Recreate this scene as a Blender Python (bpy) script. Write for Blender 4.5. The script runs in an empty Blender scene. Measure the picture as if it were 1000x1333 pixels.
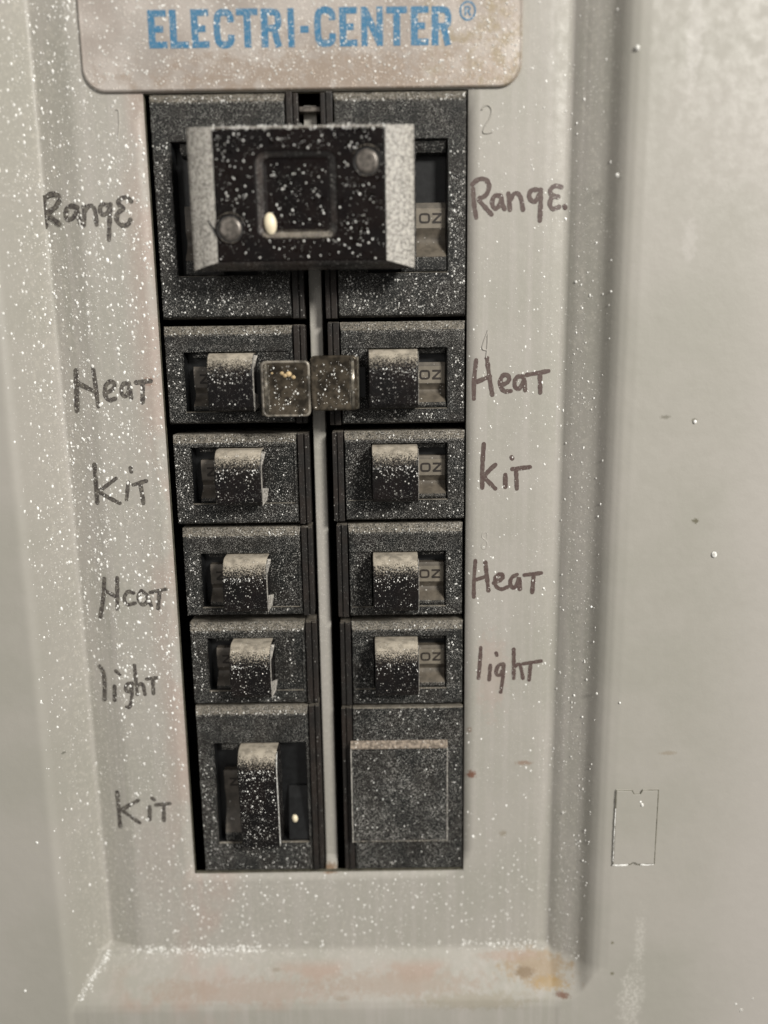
import bpy, bmesh, math, random
from mathutils import Vector, Matrix

S = 0.001                       # every length below is in millimetres
C = bpy.context.scene.collection
scn = bpy.context.scene

# ---------------------------------------------------------------- camera
F, PXMM, CX, CY = 1050.0, 0.203, 500.0, 666.5


def cross(a, b):
    return (a[1]*b[2]-a[2]*b[1], a[2]*b[0]-a[0]*b[2], a[0]*b[1]-a[1]*b[0])


_g = (74.0, -5276.5, -F)
_n = math.sqrt(sum(c*c for c in _g))
AZ = tuple(-c/_n for c in _g)
_r = math.atan2(74.0, 5276.5)
AX = (math.cos(_r), math.sin(_r), 0.0)
AY = cross(AZ, AX)


def ray(px, py):
    v = (px-CX, CY-py, -F)
    return [sum(a*b for a, b in zip(v, A)) for A in (AX, AY, AZ)]


CAM = [-c*PXMM for c in ray(CX, CY)]


def P(px, py, h=0.0):
    """point of the plane standing h mm in front of the recessed sheet, seen at a pixel of the photograph"""
    v = ray(px, py)
    t = (-h-CAM[1])/v[1]
    return (CAM[0]+t*v[0], CAM[2]+t*v[2])


cd = bpy.data.cameras.new("camera")
cam = bpy.data.objects.new("camera", cd)
C.objects.link(cam)
rot = Matrix(((AX[0], AX[1], AX[2]), (AY[0], AY[1], AY[2]), (AZ[0], AZ[1], AZ[2])))
cam.matrix_world = Matrix.Translation(Vector(CAM)*S) @ rot.to_4x4()
cd.sensor_fit = 'VERTICAL'
cd.sensor_height = 36.0
cd.lens = 36.0*F/1333.0
cd.clip_start = 0.01
cd.clip_end = 50
cd.dof.use_dof = True
cd.dof.focus_distance = F*PXMM*S*0.985
cd.dof.aperture_fstop = 4.5
scn.camera = cam

# ---------------------------------------------------------------- light
w = bpy.data.worlds.new("World")
scn.world = w
w.use_nodes = True
w.node_tree.nodes["Background"].inputs[0].default_value = (1.0, 0.965, 0.92, 1)
w.node_tree.nodes["Background"].inputs[1].default_value = 0.235


def area(name, loc, target, size, power, col):
    l = bpy.data.lights.new(name, 'AREA')
    l.shape = 'DISK'
    l.size = size
    l.energy = power
    l.color = col
    o = bpy.data.objects.new(name, l)
    C.objects.link(o)
    o.location = loc
    o.rotation_euler = (Vector(target)-Vector(loc)).to_track_quat('-Z', 'Y').to_euler()


area("ceiling_lamp", (0.72, -0.95, 0.62), (0, 0, 0), 0.30, 23.0, (1.0, 0.965, 0.905))
area("fill_lamp", (-0.7, -1.2, 0.45), (0, 0, 0), 0.5, 2.6, (1.0, 0.96, 0.91))  # unseen fill added on the left to soften the shading

scn.view_settings.view_transform = 'Standard'
scn.view_settings.look = 'None'
scn.view_settings.exposure = -0.06
scn.view_settings.gamma = 1.0

rnd = random.Random(7)

# ---------------------------------------------------------------- materials


class NT:
    def __init__(s, name):
        s.m = bpy.data.materials.new(name)
        s.m.use_nodes = True
        s.t = s.m.node_tree
        s.b = s.t.nodes["Principled BSDF"]
        tc = s.t.nodes.new("ShaderNodeTexCoord")
        sc = s.t.nodes.new("ShaderNodeVectorMath")
        sc.operation = 'SCALE'
        sc.inputs[3].default_value = 1000.0
        s.t.links.new(tc.outputs["Object"], sc.inputs[0])
        s.mm = sc.outputs[0]

    def L(s, a, b):
        s.t.links.new(a, b)

    def val(s, sock, v):
        if hasattr(v, 'is_output'):
            s.L(v, sock)
        else:
            sock.default_value = v

    def math(s, op, a, b=0.0, c=0.0, clamp=False):
        n = s.t.nodes.new("ShaderNodeMath")
        n.operation = op
        n.use_clamp = clamp
        for k, v in enumerate((a, b, c)):
            s.val(n.inputs[k], v)
        return n.outputs[0]

    def ramp(s, x, lo, hi, a=0.0, b=1.0):
        n = s.t.nodes.new("ShaderNodeMapRange")
        n.interpolation_type = 'SMOOTHSTEP'
        s.val(n.inputs[0], x)
        n.inputs[1].default_value = lo
        n.inputs[2].default_value = hi
        n.inputs[3].default_value = a
        n.inputs[4].default_value = b
        return n.outputs[0]

    def vec(s, stretch=(1, 1, 1), off=(0, 0, 0)):
        n = s.t.nodes.new("ShaderNodeMapping")
        s.L(s.mm, n.inputs[0])
        n.inputs[1].default_value = off
        n.inputs[3].default_value = stretch
        return n.outputs[0]

    def noise(s, scale, detail=3, stretch=(1, 1, 1), off=(0, 0, 0), rough=0.55):
        n = s.t.nodes.new("ShaderNodeTexNoise")
        n.inputs["Scale"].default_value = scale
        n.inputs["Detail"].default_value = detail
        n.inputs["Roughness"].default_value = rough
        s.L(s.vec(stretch, off), n.inputs[0])
        return n.outputs[0]

    def specks(s, scale, density, rmin, rmax, off=0.0, soft=0.35, stretch=(1, 1, 1)):
        """fine drops of overspray: mask 0..1 ; scale = cells per mm"""
        v = s.t.nodes.new("ShaderNodeTexVoronoi")
        v.inputs["Scale"].default_value = scale
        s.L(s.vec(stretch, (off, off*1.7, off*.6)), v.inputs["Vector"])
        sp = s.t.nodes.new("ShaderNodeSeparateColor")
        s.L(v.outputs["Color"], sp.inputs[0])
        keep = s.math('LESS_THAN', sp.outputs[0], density)
        r = s.math('MULTIPLY_ADD', s.math('POWER', sp.outputs[1], 2.0), rmax-rmin, rmin)
        q = s.math('DIVIDE', v.outputs["Distance"], r)
        m = s.ramp(q, 1.0-soft, 1.0+soft, 1.0, 0.0)
        m = s.math('MULTIPLY', m, keep)
        tone = s.math('MULTIPLY_ADD', sp.outputs[2], 0.6, 0.4)
        return s.math('MULTIPLY', m, tone)

    def mix(s, f, a, b):
        n = s.t.nodes.new("ShaderNodeMix")
        n.data_type = 'RGBA'
        s.val(n.inputs[0], f)
        for k, v in ((6, a), (7, b)):
            if hasattr(v, 'is_output'):
                s.L(v, n.inputs[k])
            else:
                n.inputs[k].default_value = (v[0], v[1], v[2], 1)
        return n.outputs[2]

    def bump(s, h, strength, dist):
        n = s.t.nodes.new("ShaderNodeBump")
        n.inputs["Strength"].default_value = strength
        n.inputs["Distance"].default_value = dist
        s.L(h, n.inputs["Height"])
        if s.b.inputs["Normal"].links:
            s.L(s.b.inputs["Normal"].links[0].from_socket, n.inputs["Normal"])
        s.L(n.outputs[0], s.b.inputs["Normal"])

    def up(s):
        g = s.t.nodes.new("ShaderNodeNewGeometry")
        sp = s.t.nodes.new("ShaderNodeSeparateXYZ")
        s.L(g.outputs["Normal"], sp.inputs[0])
        return sp.outputs

    def fin(s, col, rough=0.5, metal=0.0, spec=0.5):
        s.val(s.b.inputs["Base Color"], col if hasattr(col, 'is_output') else (*col, 1))
        s.val(s.b.inputs["Roughness"], rough)
        s.val(s.b.inputs["Metallic"], metal)
        s.b.inputs["Specular IOR Level"].default_value = spec
        return s.m


SPECK = (0.88, 0.86, 0.80)


def blob(n, x, z, rx, rz, soft=0.5, seed=0.0, rag=0.5):
    """ragged stain mask round (x, z) mm on the sheet"""
    v = n.t.nodes.new("ShaderNodeMapping")
    v.vector_type = 'TEXTURE'
    n.L(n.mm, v.inputs[0])
    v.inputs[1].default_value = (x, 0, z)
    v.inputs[3].default_value = (rx, 1000, rz)
    le = n.t.nodes.new("ShaderNodeVectorMath")
    le.operation = 'LENGTH'
    n.L(v.outputs[0], le.inputs[0])
    d = n.math('ADD', le.outputs["Value"],
               n.math('MULTIPLY_ADD', n.noise(1.6/min(rx, rz), 5, off=(seed, seed, 0), rough=.7), rag*6, -rag*3))
    return n.ramp(d, 1.0-soft, 1.0+soft*.6, 1.0, 0.0)


def m_cover():
    n = NT("grey_green_enamel")
    base = n.mix(n.ramp(n.noise(0.03, 3), .35, .65), (.343, .331, .291), (.376, .358, .322))
    streak = n.noise(0.5, 3, stretch=(1, 1, .03))
    sp0 = n.t.nodes.new("ShaderNodeSeparateXYZ")
    n.L(n.mm, sp0.inputs[0])
    sep_x = sp0.outputs[0]
    base = n.mix(n.math('MULTIPLY', n.ramp(streak, .42, .7, 0, .5), n.math('MULTIPLY', n.ramp(sep_x, -90, -80), n.ramp(sep_x, 50, 58, 1, 0))), base, (.42, .395, .365))
    base = n.mix(n.ramp(sep_x, 75, 110, 0, .8), base, (.425, .400, .372))  # light on the far right flange put into a paler colour
    # greasy pinkish handling marks round the breaker window and along the lower slope
    sp = n.t.nodes.new("ShaderNodeSeparateXYZ")
    n.L(n.mm, sp.inputs[0])
    X, Z = sp.outputs[0], sp.outputs[2]
    near = n.math('MULTIPLY', n.ramp(X, -66, -57, 0, 1), n.ramp(X, -50, -40, 1, 0))
    near = n.math('MULTIPLY', near, n.ramp(n.noise(0.09, 4, stretch=(1, 1, .4)), .38, .62))
    base = n.mix(n.math('MULTIPLY', near, .8), base, (.39, .315, .275))
    low = n.math('MULTIPLY', n.ramp(Z, -146, -142, 0, 1), n.ramp(Z, -136, -133, 1, 0))
    low = n.math('MULTIPLY', low, n.ramp(n.noise(0.07, 5, off=(9, 0, 0)), .42, .60))
    low = n.math('MULTIPLY', low, n.math('MULTIPLY', n.ramp(sep_x, -85, -70), n.ramp(sep_x, 25, 45, 1, 0)))
    base = n.mix(n.math('MULTIPLY', low, .85), base, (.36, .275, .225))
    for (px, py, h, rx, rz, col, k, sd) in (
            (613, 1008, 0, 1.5, 1.2, (.16, .055, .025), .85, 1), (682, 993, 0, 2.2, .7, (.22, .12, .07), .6, 2),
            (611, 950, 0, .8, .8, (.18, .10, .06), .5, 3), (655, 1085, 0, 1.0, .9, (.20, .16, .10), .5, 4),
            (698, 1260, 4, 10, 3.6, (.30, .215, .125), .75, 5), (684, 1268, 5, 2.8, 1.3, (.16, .105, .05), .7, 6), (714, 1276, 5, 5, 1.4, (.33, .22, .09), .75, 26), (665, 1245, 2, 9, 1.2, (.34, .25, .20), .6, 29), (330, 1285, 5, 26, 2.6, (.33, .26, .215), .6, 27), (520, 1278, 5, 24, 2.6, (.32, .255, .205), .6, 28), (620, 1292, 5, 16, 2.2, (.29, .26, .20), .6, 30), (905, 40, 9, 1.8, 11, (.52, .50, .47), .45, 31), (898, 312, 9, 1.5, 5, (.50, .48, .45), .35, 32), (230, 1285, 5, 8, 2.5, (.33, .27, .22), .5, 33),
            (730, 1288, 6, 2.0, .8, (.15, .06, .03), .8, 7), (445, 1290, 5, 2.2, .6, (.25, .19, .14), .5, 8),
            (360, 1258, 2, 1.3, .5, (.22, .18, .13), .5, 9), (430, 1134, 0, 2.2, .9, (.20, .11, .05), .8, 10),
            (194, 497, 0, 1.3, 1.2, (.22, .11, .07), .5, 11), (905, 678, 9, .9, .7, (.10, .09, .05), .8, 12),
            (866, 543, 9, 1.2, .5, (.12, .11, .08), .6, 13), (904, 547, 9, .7, .5, (.12, .11, .08), .7, 14),
            (797, 1227, 9, .5, .5, (.12, .11, .06), .7, 15), (797, 1267, 9, .6, .5, (.12, .11, .06), .8, 16),
            (205, 1120, 0, 6, 14, (.36, .32, .29), .4, 17), (640, 880, 0, 4, 12, (.40, .31, .27), .35, 18),
            (75, 990, 9, .4, .4, (.1, .1, .08), .8, 19), (870, 980, 9, 2.2, .6, (.26, .21, .15), .5, 20)):
        x, z = P(px, py, h)
        base = n.mix(n.math('MULTIPLY', blob(n, x, z, rx, rz, .5, sd*7.3), k), base, col)
    # chalky overspray haze
    dust = n.ramp(n.noise(0.8, 4, off=(3, 0, 0), rough=.7), .48, .72)
    inside = n.math('MULTIPLY', n.ramp(X, -92, -86, 0, 1), n.ramp(X, 52, 58, 1, 0))
    inside = n.math('MULTIPLY', inside, n.ramp(Z, -140, -128, .12, 1))
    side = n.ramp(X, -50, 30, 1.0, .35)
    side = n.math('MAXIMUM', side, n.math('MULTIPLY', n.ramp(X, 46.5, 49), 1.0))
    base = n.mix(n.math('MULTIPLY', n.math('MULTIPLY', n.math('MULTIPLY', dust, inside), side), .35), base, (.60, .57, .50))
    k1 = n.specks(1.25, .45, .10, .34, off=4.0)
    k2 = n.specks(2.3, .35, .12, .36, off=17.0)
    clump = n.ramp(n.noise(0.11, 3, off=(5, 0, 2)), .38, .62, .25, 1)
    k = n.math('MULTIPLY', n.math('MULTIPLY', n.math('MAXIMUM', k1, k2), clump), n.math('MULTIPLY', inside, side))
    # a pale elongated patch low on the right
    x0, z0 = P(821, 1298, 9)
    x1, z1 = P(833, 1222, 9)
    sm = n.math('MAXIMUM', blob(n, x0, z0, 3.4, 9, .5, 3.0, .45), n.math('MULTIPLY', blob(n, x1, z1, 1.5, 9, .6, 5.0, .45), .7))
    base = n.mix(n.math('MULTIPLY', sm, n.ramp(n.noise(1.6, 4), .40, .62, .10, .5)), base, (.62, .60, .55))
    base = n.mix(n.math('MULTIPLY', k, .8), base, SPECK)
    n.bump(k, .6, .00012)
    n.bump(n.noise(1.4, 3), .12, .0002)
    n.bump(n.noise(4.5, 3), .16, .0001)
    n.bump(n.noise(0.16, 2), .10, .0012)
    return n.fin(base, n.ramp(n.noise(.4, 3), .3, .7, .42, .6), 0.0, .45)


def m_black(name, base, dens, dust=.5, rough=.5, glint=1.0, off=0.0, haze=1.0, second=.8, spec=.3, sc=1.9):
    n = NT(name)
    b = n.mix(n.ramp(n.noise(0.12, 3, off=(off, 0, 0)), .38, .62), base, (base[0]*1.5, base[1]*1.3, base[2]*1.2))
    fine = n.math('MULTIPLY', n.ramp(n.noise(6.5, 2, off=(off+2, 0, 0), rough=.6), .50, .72), n.ramp(n.noise(.35, 3, off=(off+5, 0, 0)), .3, .65, .3, 1))
    b = n.mix(n.math('MULTIPLY', fine, .26*dust*haze+.01), b, (.20, .19, .175))
    o = n.up()
    # settled dust lies on the faces turned upwards
    nz = n.math('ADD', o[2], n.math('MULTIPLY_ADD', n.noise(3.2, 3, off=(off, 3, 0), rough=.7), 1.9, -.95))
    top = n.math('MULTIPLY', n.ramp(nz, .30, .62), n.ramp(n.noise(.5, 3, off=(off, 8, 0)), .3, .6, .55, 1.0))
    b = n.mix(n.math('MULTIPLY', top, dust), b, (.48, .43, .35))
    clump = n.math('MULTIPLY', n.ramp(n.noise(.10, 3, off=(off, 1, 7)), .36, .62, .45, 1), n.ramp(n.noise(.6, 3, off=(off, 5, 7)), .32, .58, .40, 1))
    a1 = n.specks(sc, dens, .10, .34, off=off+2.2)
    a2 = n.specks(sc*1.75, dens*1.2, .14, .40, off=off+8.8)
    k = n.math('MULTIPLY', n.math('MAXIMUM', a1, n.math('MULTIPLY', a2, second)), clump)
    b = n.mix(n.math('MULTIPLY', k, .85*glint), b, SPECK)
    n.bump(k, .5, .00012)
    return n.fin(b, n.ramp(n.noise(.5, 3), .3, .7, rough-.08, rough+.1), 0.0, spec)


def m_plain(name, col, rough=.5, metal=0.0, var=.25, sc=.6, spec=.5, dens=0.0):
    n = NT(name)
    b = n.mix(n.ramp(n.noise(sc, 4), .35, .65), tuple(c*(1-var) for c in col), tuple(min(1, c*(1+var)) for c in col))
    if dens:
        k = n.specks(1.8, dens, .12, .38, off=3.3)
        b = n.mix(n.math('MULTIPLY', k, .9), b, SPECK)
        n.bump(k, .6, .00012)
    n.bump(n.noise(2.0, 4), .15, .0001)
    return n.fin(b, rough, metal, spec)


def m_plate():
    n = NT("nameplate_silver")
    b = n.mix(n.ramp(n.noise(.06, 4), .35, .65), (.37, .325, .29), (.52, .475, .435))
    x, z = P(640, 65, 1)
    b = n.mix(n.math('MULTIPLY', blob(n, x, z, 13, 11, .7, 2, .7), n.ramp(n.noise(.5, 5), .4, .6, .1, .8)), b, (.30, .245, .165))
    x, z = P(430, 100, 1)
    b = n.mix(n.math('MULTIPLY', blob(n, x, z, 42, 6, .8, 5, .8), .75), b, (.33, .26, .205))
    x, z = P(180, 60, 1)
    b = n.mix(n.math('MULTIPLY', blob(n, x, z, 7, 9, .8, 8, .8), .5), b, (.36, .33, .30))
    k = n.math('MAXIMUM', n.specks(1.3, .5, .10, .36, off=4), n.specks(2.2, .5, .12, .38, off=9))
    k = n.math('MULTIPLY', k, n.ramp(n.noise(.12, 2), .35, .6, .35, 1))
    b = n.mix(n.math('MULTIPLY', k, .7), b, (.85, .80, .72))
    n.bump(k, .8, .00015)
    n.bump(n.noise(1.2, 4), .3, .00015)
    return n.fin(b, .42, .35, .5)


def m_ink(name, col, cover=.25, dens=.4):
    n = NT(name)
    b = n.mix(n.ramp(n.noise(1.2, 4, rough=.7), .35, .7, 0, cover*1.6), col, (.34, .32, .26))
    k = n.math('MAXIMUM', n.specks(1.25, dens, .12, .40, off=4.0), n.specks(2.3, dens, .14, .40, off=17.0))
    b = n.mix(n.math('MULTIPLY', k, .8), b, SPECK)
    return n.fin(b, .5, 0, .4)


def m_sprayed_lit_edge():
    n = NT("sprayed_lit_edge")
    f = n.ramp(n.noise(1.5, 5, rough=.7), .34, .62)
    b = n.mix(f, (.13, .122, .11), (.50, .475, .43))
    g2 = n.ramp(n.noise(.9, 5, off=(4, 0, 1), rough=.7, stretch=(1.6, 1, .6)), .30, .50)
    b = n.mix(g2, (.20, .19, .17), b)
    k = n.math('MAXIMUM', n.specks(1.9, .7, .12, .40, off=3), n.specks(3.1, .7, .14, .42, off=11))
    b = n.mix(n.math('MULTIPLY', k, .8), b, (.74, .72, .66))
    d = n.specks(1.1, .12, .12, .34, off=27)
    b = n.mix(d, b, (.06, .055, .05))
    n.bump(k, .5, .00015)
    return n.fin(b, .5, 0, .4)


M = {}
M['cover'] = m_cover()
M['body'] = m_black("black_phenolic", (.0090, .0096, .0092), .92, .42, .46, 1.0, 0, .5, .9, .24, 2.3)
M['rail'] = m_black("brown_black_rail", (.015, .0135, .0122), .16, .25, .5, .7, 31, .6)
M['handle'] = m_black("black_handle_plastic", (.0065, .006, .0062), .42, .90, .38, 1.0, 12, .15, .35, .15)
M['tie'] = m_black("black_tie_enamel", (.0055, .0045, .0045), .22, .45, .34, 1.0, 44, .03, 0.0, .10, 2.4)
M['tiebev'] = m_sprayed_lit_edge()  # pale overspray and lit edges, both put into this colour
M['tielow'] = m_black("lit_slope_enamel", (.030, .028, .027), .35, .45, .30, .9, 61, .8)  # lighter copy of the tie enamel: lit slopes put into the colour
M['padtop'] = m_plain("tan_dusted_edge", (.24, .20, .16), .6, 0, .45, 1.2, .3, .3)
M['well'] = m_plain("well_black", (.009, .0095, .010), .38, 0, .3)
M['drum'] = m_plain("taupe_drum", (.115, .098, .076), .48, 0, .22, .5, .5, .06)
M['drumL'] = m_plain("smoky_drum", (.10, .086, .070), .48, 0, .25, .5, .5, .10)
M['markp'] = m_plain("buff_mark_plate", (.20, .175, .137), .5, 0, .12, .5, .5, .08)
M['mark'] = m_plain("engraved_mark", (.022, .016, .012), .6)
M['plate'] = m_plate()
M['blue'] = m_ink("blue_print", (.030, .165, .31), .16, .55)
M['inkb'] = m_ink("brown_marker_ink", (.085, .055, .050), .10, .14)
M['inkf'] = m_ink("speckled_marker_ink", (.050, .042, .040), .24, .40)
M['speck'] = m_plain("dried_white_paint", (.78, .76, .70), .28, 0, .38, 1.3)
M['specky'] = m_plain("cream_paint_drop", (.86, .76, .55), .35, 0, .05)
M['dark'] = m_plain("enclosure_shadow_black", (.012, .012, .011), .8, 0, .3)
M['hole'] = m_plain("cut_edge_dark", (.13, .122, .09), .6)
M['brass'] = m_plain("tarnished_tie_metal", (.075, .062, .045), .26, .55, .55, .5, .5, .16)
M['brassl'] = m_plain("bright_edge_metal", (.20, .18, .145), .30, .5, .5, .8, .5, .3)  # paler metal for the rolled tab edges
M['rimdull'] = m_plain("dull_tab_rim", (.20, .18, .15), .4, .3, .7, .5, .5, .2)
M['rivet'] = m_plain("dull_rivet", (.14, .125, .11), .36, .5, .4, .9)

# ---------------------------------------------------------------- mesh helpers


def build(name, bm, mat, parent=None, smooth=False, bevel=0.0, seg=2, kind=None, angle=35):
    bmesh.ops.recalc_face_normals(bm, faces=bm.faces)
    for v in bm.verts:
        v.co *= S
    me = bpy.data.meshes.new(name)
    if smooth:
        for f in bm.faces:
            f.smooth = True
    bm.to_mesh(me)
    bm.free()
    if smooth == 'auto':
        me.set_sharp_from_angle(angle=math.radians(32))
    me.materials.append(mat)
    o = bpy.data.objects.new(name, me)
    C.objects.link(o)
    if parent:
        o.parent = parent
    if bevel:
        b = o.modifiers.new("edge", 'BEVEL')
        b.width = bevel*S
        b.segments = seg
        b.limit_method = 'ANGLE'
        b.angle_limit = math.radians(angle)
    if kind:
        o['kind'] = kind
    return o


def thing(name, label, cat, group=None):
    o = bpy.data.objects.new(name, None)
    C.objects.link(o)
    o.empty_display_size = .005
    o['label'] = label
    o['category'] = cat
    if group:
        o['group'] = group
    return o


def V(bm, x, z, h):
    return bm.verts.new((x, -h, z))


def loops(bm, rects, close=True, closeback=False):
    """nested rectangles (x0, x1, z0, z1, h) joined one after the other"""
    prev = None
    first = None
    for (x0, x1, z0, z1, h) in rects:
        cur = [V(bm, x0, z0, h), V(bm, x1, z0, h), V(bm, x1, z1, h), V(bm, x0, z1, h)]
        if prev:
            for k in range(4):
                bm.faces.new((prev[k], prev[(k+1) % 4], cur[(k+1) % 4], cur[k]))
        else:
            first = cur
        prev = cur
    if close:
        bm.faces.new(prev)
    if closeback:
        bm.faces.new(list(reversed(first)))


def rrect(x0, x1, z0, z1, r, n=5):
    pts = []
    for (cx, cz, a0) in ((x1-r, z1-r, 0), (x0+r, z1-r, 90), (x0+r, z0+r, 180), (x1-r, z0+r, 270)):
        for k in range(n+1):
            a = math.radians(a0+90*k/n)
            pts.append((cx+r*math.cos(a), cz+r*math.sin(a)))
    return pts


def rings(bm, ringlist, close=True, closeback=False):
    """closed outlines [(points, h)] with equal counts joined one after the other"""
    prev = first = None
    for pts, h in ringlist:
        cur = [V(bm, x, z, h) for x, z in pts]
        if prev:
            m = len(cur)
            for k in range(m):
                bm.faces.new((prev[k], prev[(k+1) % m], cur[(k+1) % m], cur[k]))
        else:
            first = cur
        prev = cur
    if close:
        bm.faces.new(prev)
    if closeback:
        bm.faces.new(list(reversed(first)))


def prism(bm, prof, x0, x1):
    """profile [(z, h)] extruded along x"""
    a = [V(bm, x0, z, h) for z, h in prof]
    b = [V(bm, x1, z, h) for z, h in prof]
    n = len(prof)
    for k in range(n):
        bm.faces.new((a[k], a[(k+1) % n], b[(k+1) % n], b[k]))
    bm.faces.new(a)
    bm.faces.new(list(reversed(b)))


def box(bm, x0, x1, z0, z1, h0, h1):
    loops(bm, [(x0, x1, z0, z1, h0), (x0, x1, z0, z1, h1)], True, True)


def ribbon(bm, pts, wd, h, thick=.04, cap=True, jit=0.0, seed=0):
    """a pen stroke: flat ribbon lying at height h"""
    rr = random.Random(seed)
    # resample
    P2 = []
    for a, b in zip(pts[:-1], pts[1:]):
        d = math.hypot(b[0]-a[0], b[1]-a[1])
        m = max(1, int(d/0.7)) if jit else 1
        for k in range(m):
            P2.append((a[0]+(b[0]-a[0])*k/m, a[1]+(b[1]-a[1])*k/m))
    P2.append(pts[-1])
    n = len(P2)
    left, right = [], []
    for i, p in enumerate(P2):
        a = P2[max(0, i-1)]
        b = P2[min(n-1, i+1)]
        dx, dz = b[0]-a[0], b[1]-a[1]
        L = math.hypot(dx, dz) or 1
        nx, nz = -dz/L, dx/L
        s = wd/2*(1+rr.uniform(-jit, jit))
        left.append((p[0]+nx*s, p[1]+nz*s))
        right.append((p[0]-nx*s, p[1]-nz*s))
    st = .0007 if jit else 0
    lv = [V(bm, x, z, h+i*st) for i, (x, z) in enumerate(left)]
    rv = [V(bm, x, z, h+i*st) for i, (x, z) in enumerate(right)]
    for i in range(n-1):
        bm.faces.new((lv[i], rv[i], rv[i+1], lv[i+1]))
    if cap:
        for (pc, pv, qa, qb, s) in ((P2[0], P2[1], lv[0], rv[0], -1), (P2[-1], P2[-2], lv[-1], rv[-1], 1)):
            a0 = math.atan2(pc[1]-pv[1], pc[0]-pv[0])
            arc = [V(bm, pc[0]+wd/2*math.cos(a0+t), pc[1]+wd/2*math.sin(a0+t), -qa.co.y) for t in (.9, .3, -.3, -.9)]
            seq = [qa]+arc+[qb] if s > 0 else [qb]+arc+[qa]
            bm.faces.new(seq)


def smoothline(pts, it=2):
    for _ in range(it):
        q = [pts[0]]
        for a, b in zip(pts[:-1], pts[1:]):
            q.append((a[0]*.75+b[0]*.25, a[1]*.75+b[1]*.25))
            q.append((a[0]*.25+b[0]*.75, a[1]*.25+b[1]*.75))
        q.append(pts[-1])
        pts = q
    return pts


def dome(bm, x, z, h, r, rz=None, ang=0.0, hh=.5, n=6):
    rz = rz or r
    ca, sa = math.cos(ang), math.sin(ang)
    def pt(u, v):
        return (x+u*ca-v*sa, z+u*sa+v*ca)
    base, mid = [], []
    for k in range(n):
        a = 2*math.pi*k/n
        base.append(V(bm, *pt(r*math.cos(a), rz*math.sin(a)), h-.02))
        mid.append(V(bm, *pt(.7*r*math.cos(a), .7*rz*math.sin(a)), h+r*hh*.75))
    t = V(bm, x, z, h+r*hh)
    for k in range(n):
        j = (k+1) % n
        bm.faces.new((base[k], base[j], mid[j], mid[k]))
        bm.faces.new((mid[k], mid[j], t))


# ---------------------------------------------------------------- the recessed cover sheet
XC_L, XO_L = -83.4, -91.2
XC_R = 46.6
ZC, ZO = -131.5, -142.5
HO = 9.0


def lerp_prof(x, prof):
    if x <= prof[0][0]:
        return prof[0][1]
    for (a, ha), (b, hb) in zip(prof[:-1], prof[1:]):
        if x <= b:
            return ha+(hb-ha)*(x-a)/(b-a)
    return prof[-1][1]


PL = [(-140, 9.4), (-93.2, 9.2), (-92.2, 9.0), (-91.0, 8.1), (-84.0, -2.5), (-83.5, -3.1), (-83.0, -3.15), (-73.8, -.15), (-72.6, 0), (0, 0)]
PR = [(0, 0), (40.5, 0), (43.0, -.15), (45.4, -.5), (46.5, -.35), (47.5, .45), (48.6, 1.25), (53.2, 3.9), (54.4, 4.8), (56.4, 7.1), (57.8, 8.2), (59.6, 8.85), (62.0, 9.1), (160, 9.3)]
PB = [(-200, 8.2), (-147, 8.8), (-144.2, 8.75), (-142.4, 8.3), (-140.8, 7.3), (-132.2, .5), (-131.3, .05), (-130, 0), (200, 0)]


def sheet_h(x, z):
    hl = lerp_prof(x, PL) if x < 0 else lerp_prof(x, PR)
    hb = lerp_prof(z, PB)
    if x < 0 and x > -83.4 and hl < 0:           # the crease runs out at the lower slope
        hl *= 1.0
    if x > 0 and hl > 0 and hb > 0.02:             # the pressed corner is well rounded
        return max(hl, hb, min(9.1, (hl**1.5+hb**1.5)**(1/1.5)))
    return max(hl, hb) if hb > 0.02 else hl


WIN_L = (-56.4, -18.0)
WIN_R = (-14.8, 21.6)
WIN_Z = (-106.3, 103.0)


def dense(a, b, st):
    n = max(1, int(round((b-a)/st)))
    return [a+(b-a)*k/n for k in range(n)]


xs = sorted(set([round(v, 3) for v in dense(-150, -95, 6)+dense(-95, -80, .5)+dense(-80, -71, 1)+dense(-71, -56.4, 3) +
            [-56.4, -18.0, -14.8, 21.6] + dense(-56.4, -18.0, 6)+dense(-14.8, 21.6, 6) + dense(21.6, 40, 3)+dense(40, 66, .5)+dense(66, 151, 6)]))
zs = sorted(set([round(v, 3) for v in dense(-200, -146, 6)+dense(-146, -129, .5)+dense(-129, -106.3, 3)+[-106.3, 103.0]+dense(-106.3, 103.0, 7)+dense(103.0, 190, 8)+[190]]))
bm = bmesh.new()
grid = {}
for i, x in enumerate(xs):
    for j, z in enumerate(zs):
        wav = .12*math.sin(x*.05+z*.021)*math.sin(z*.033+1)
        if -88 < x < 50:
            wav = 0
        grid[i, j] = V(bm, x, z, sheet_h(x, z)+wav)


def inwin(x, z):
    return WIN_Z[0] < z < WIN_Z[1] and WIN_L[0] < x < WIN_R[1]


for i in range(len(xs)-1):
    for j in range(len(zs)-1):
        if not inwin((xs[i]+xs[i+1])/2, (zs[j]+zs[j+1])/2):
            bm.faces.new((grid[i, j], grid[i+1, j], grid[i+1, j+1], grid[i, j+1]))
cover = thing("panel_cover", "grey-green enamelled steel breaker panel cover with recessed face, marker words and white overspray", "panel cover")
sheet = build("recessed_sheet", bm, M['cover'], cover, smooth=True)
so = sheet.modifiers.new("gauge", 'SOLIDIFY')
so.thickness = 1.1*S
so.offset = -1

# dark enclosure behind the windows
bm = bmesh.new()
loops(bm, [(-75, 40, -125, 120, -1.6), (-75, 40, -125, 120, -45)], True)
enc = build("enclosure", bm, M['dark'])
enc['kind'] = 'structure'

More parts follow.
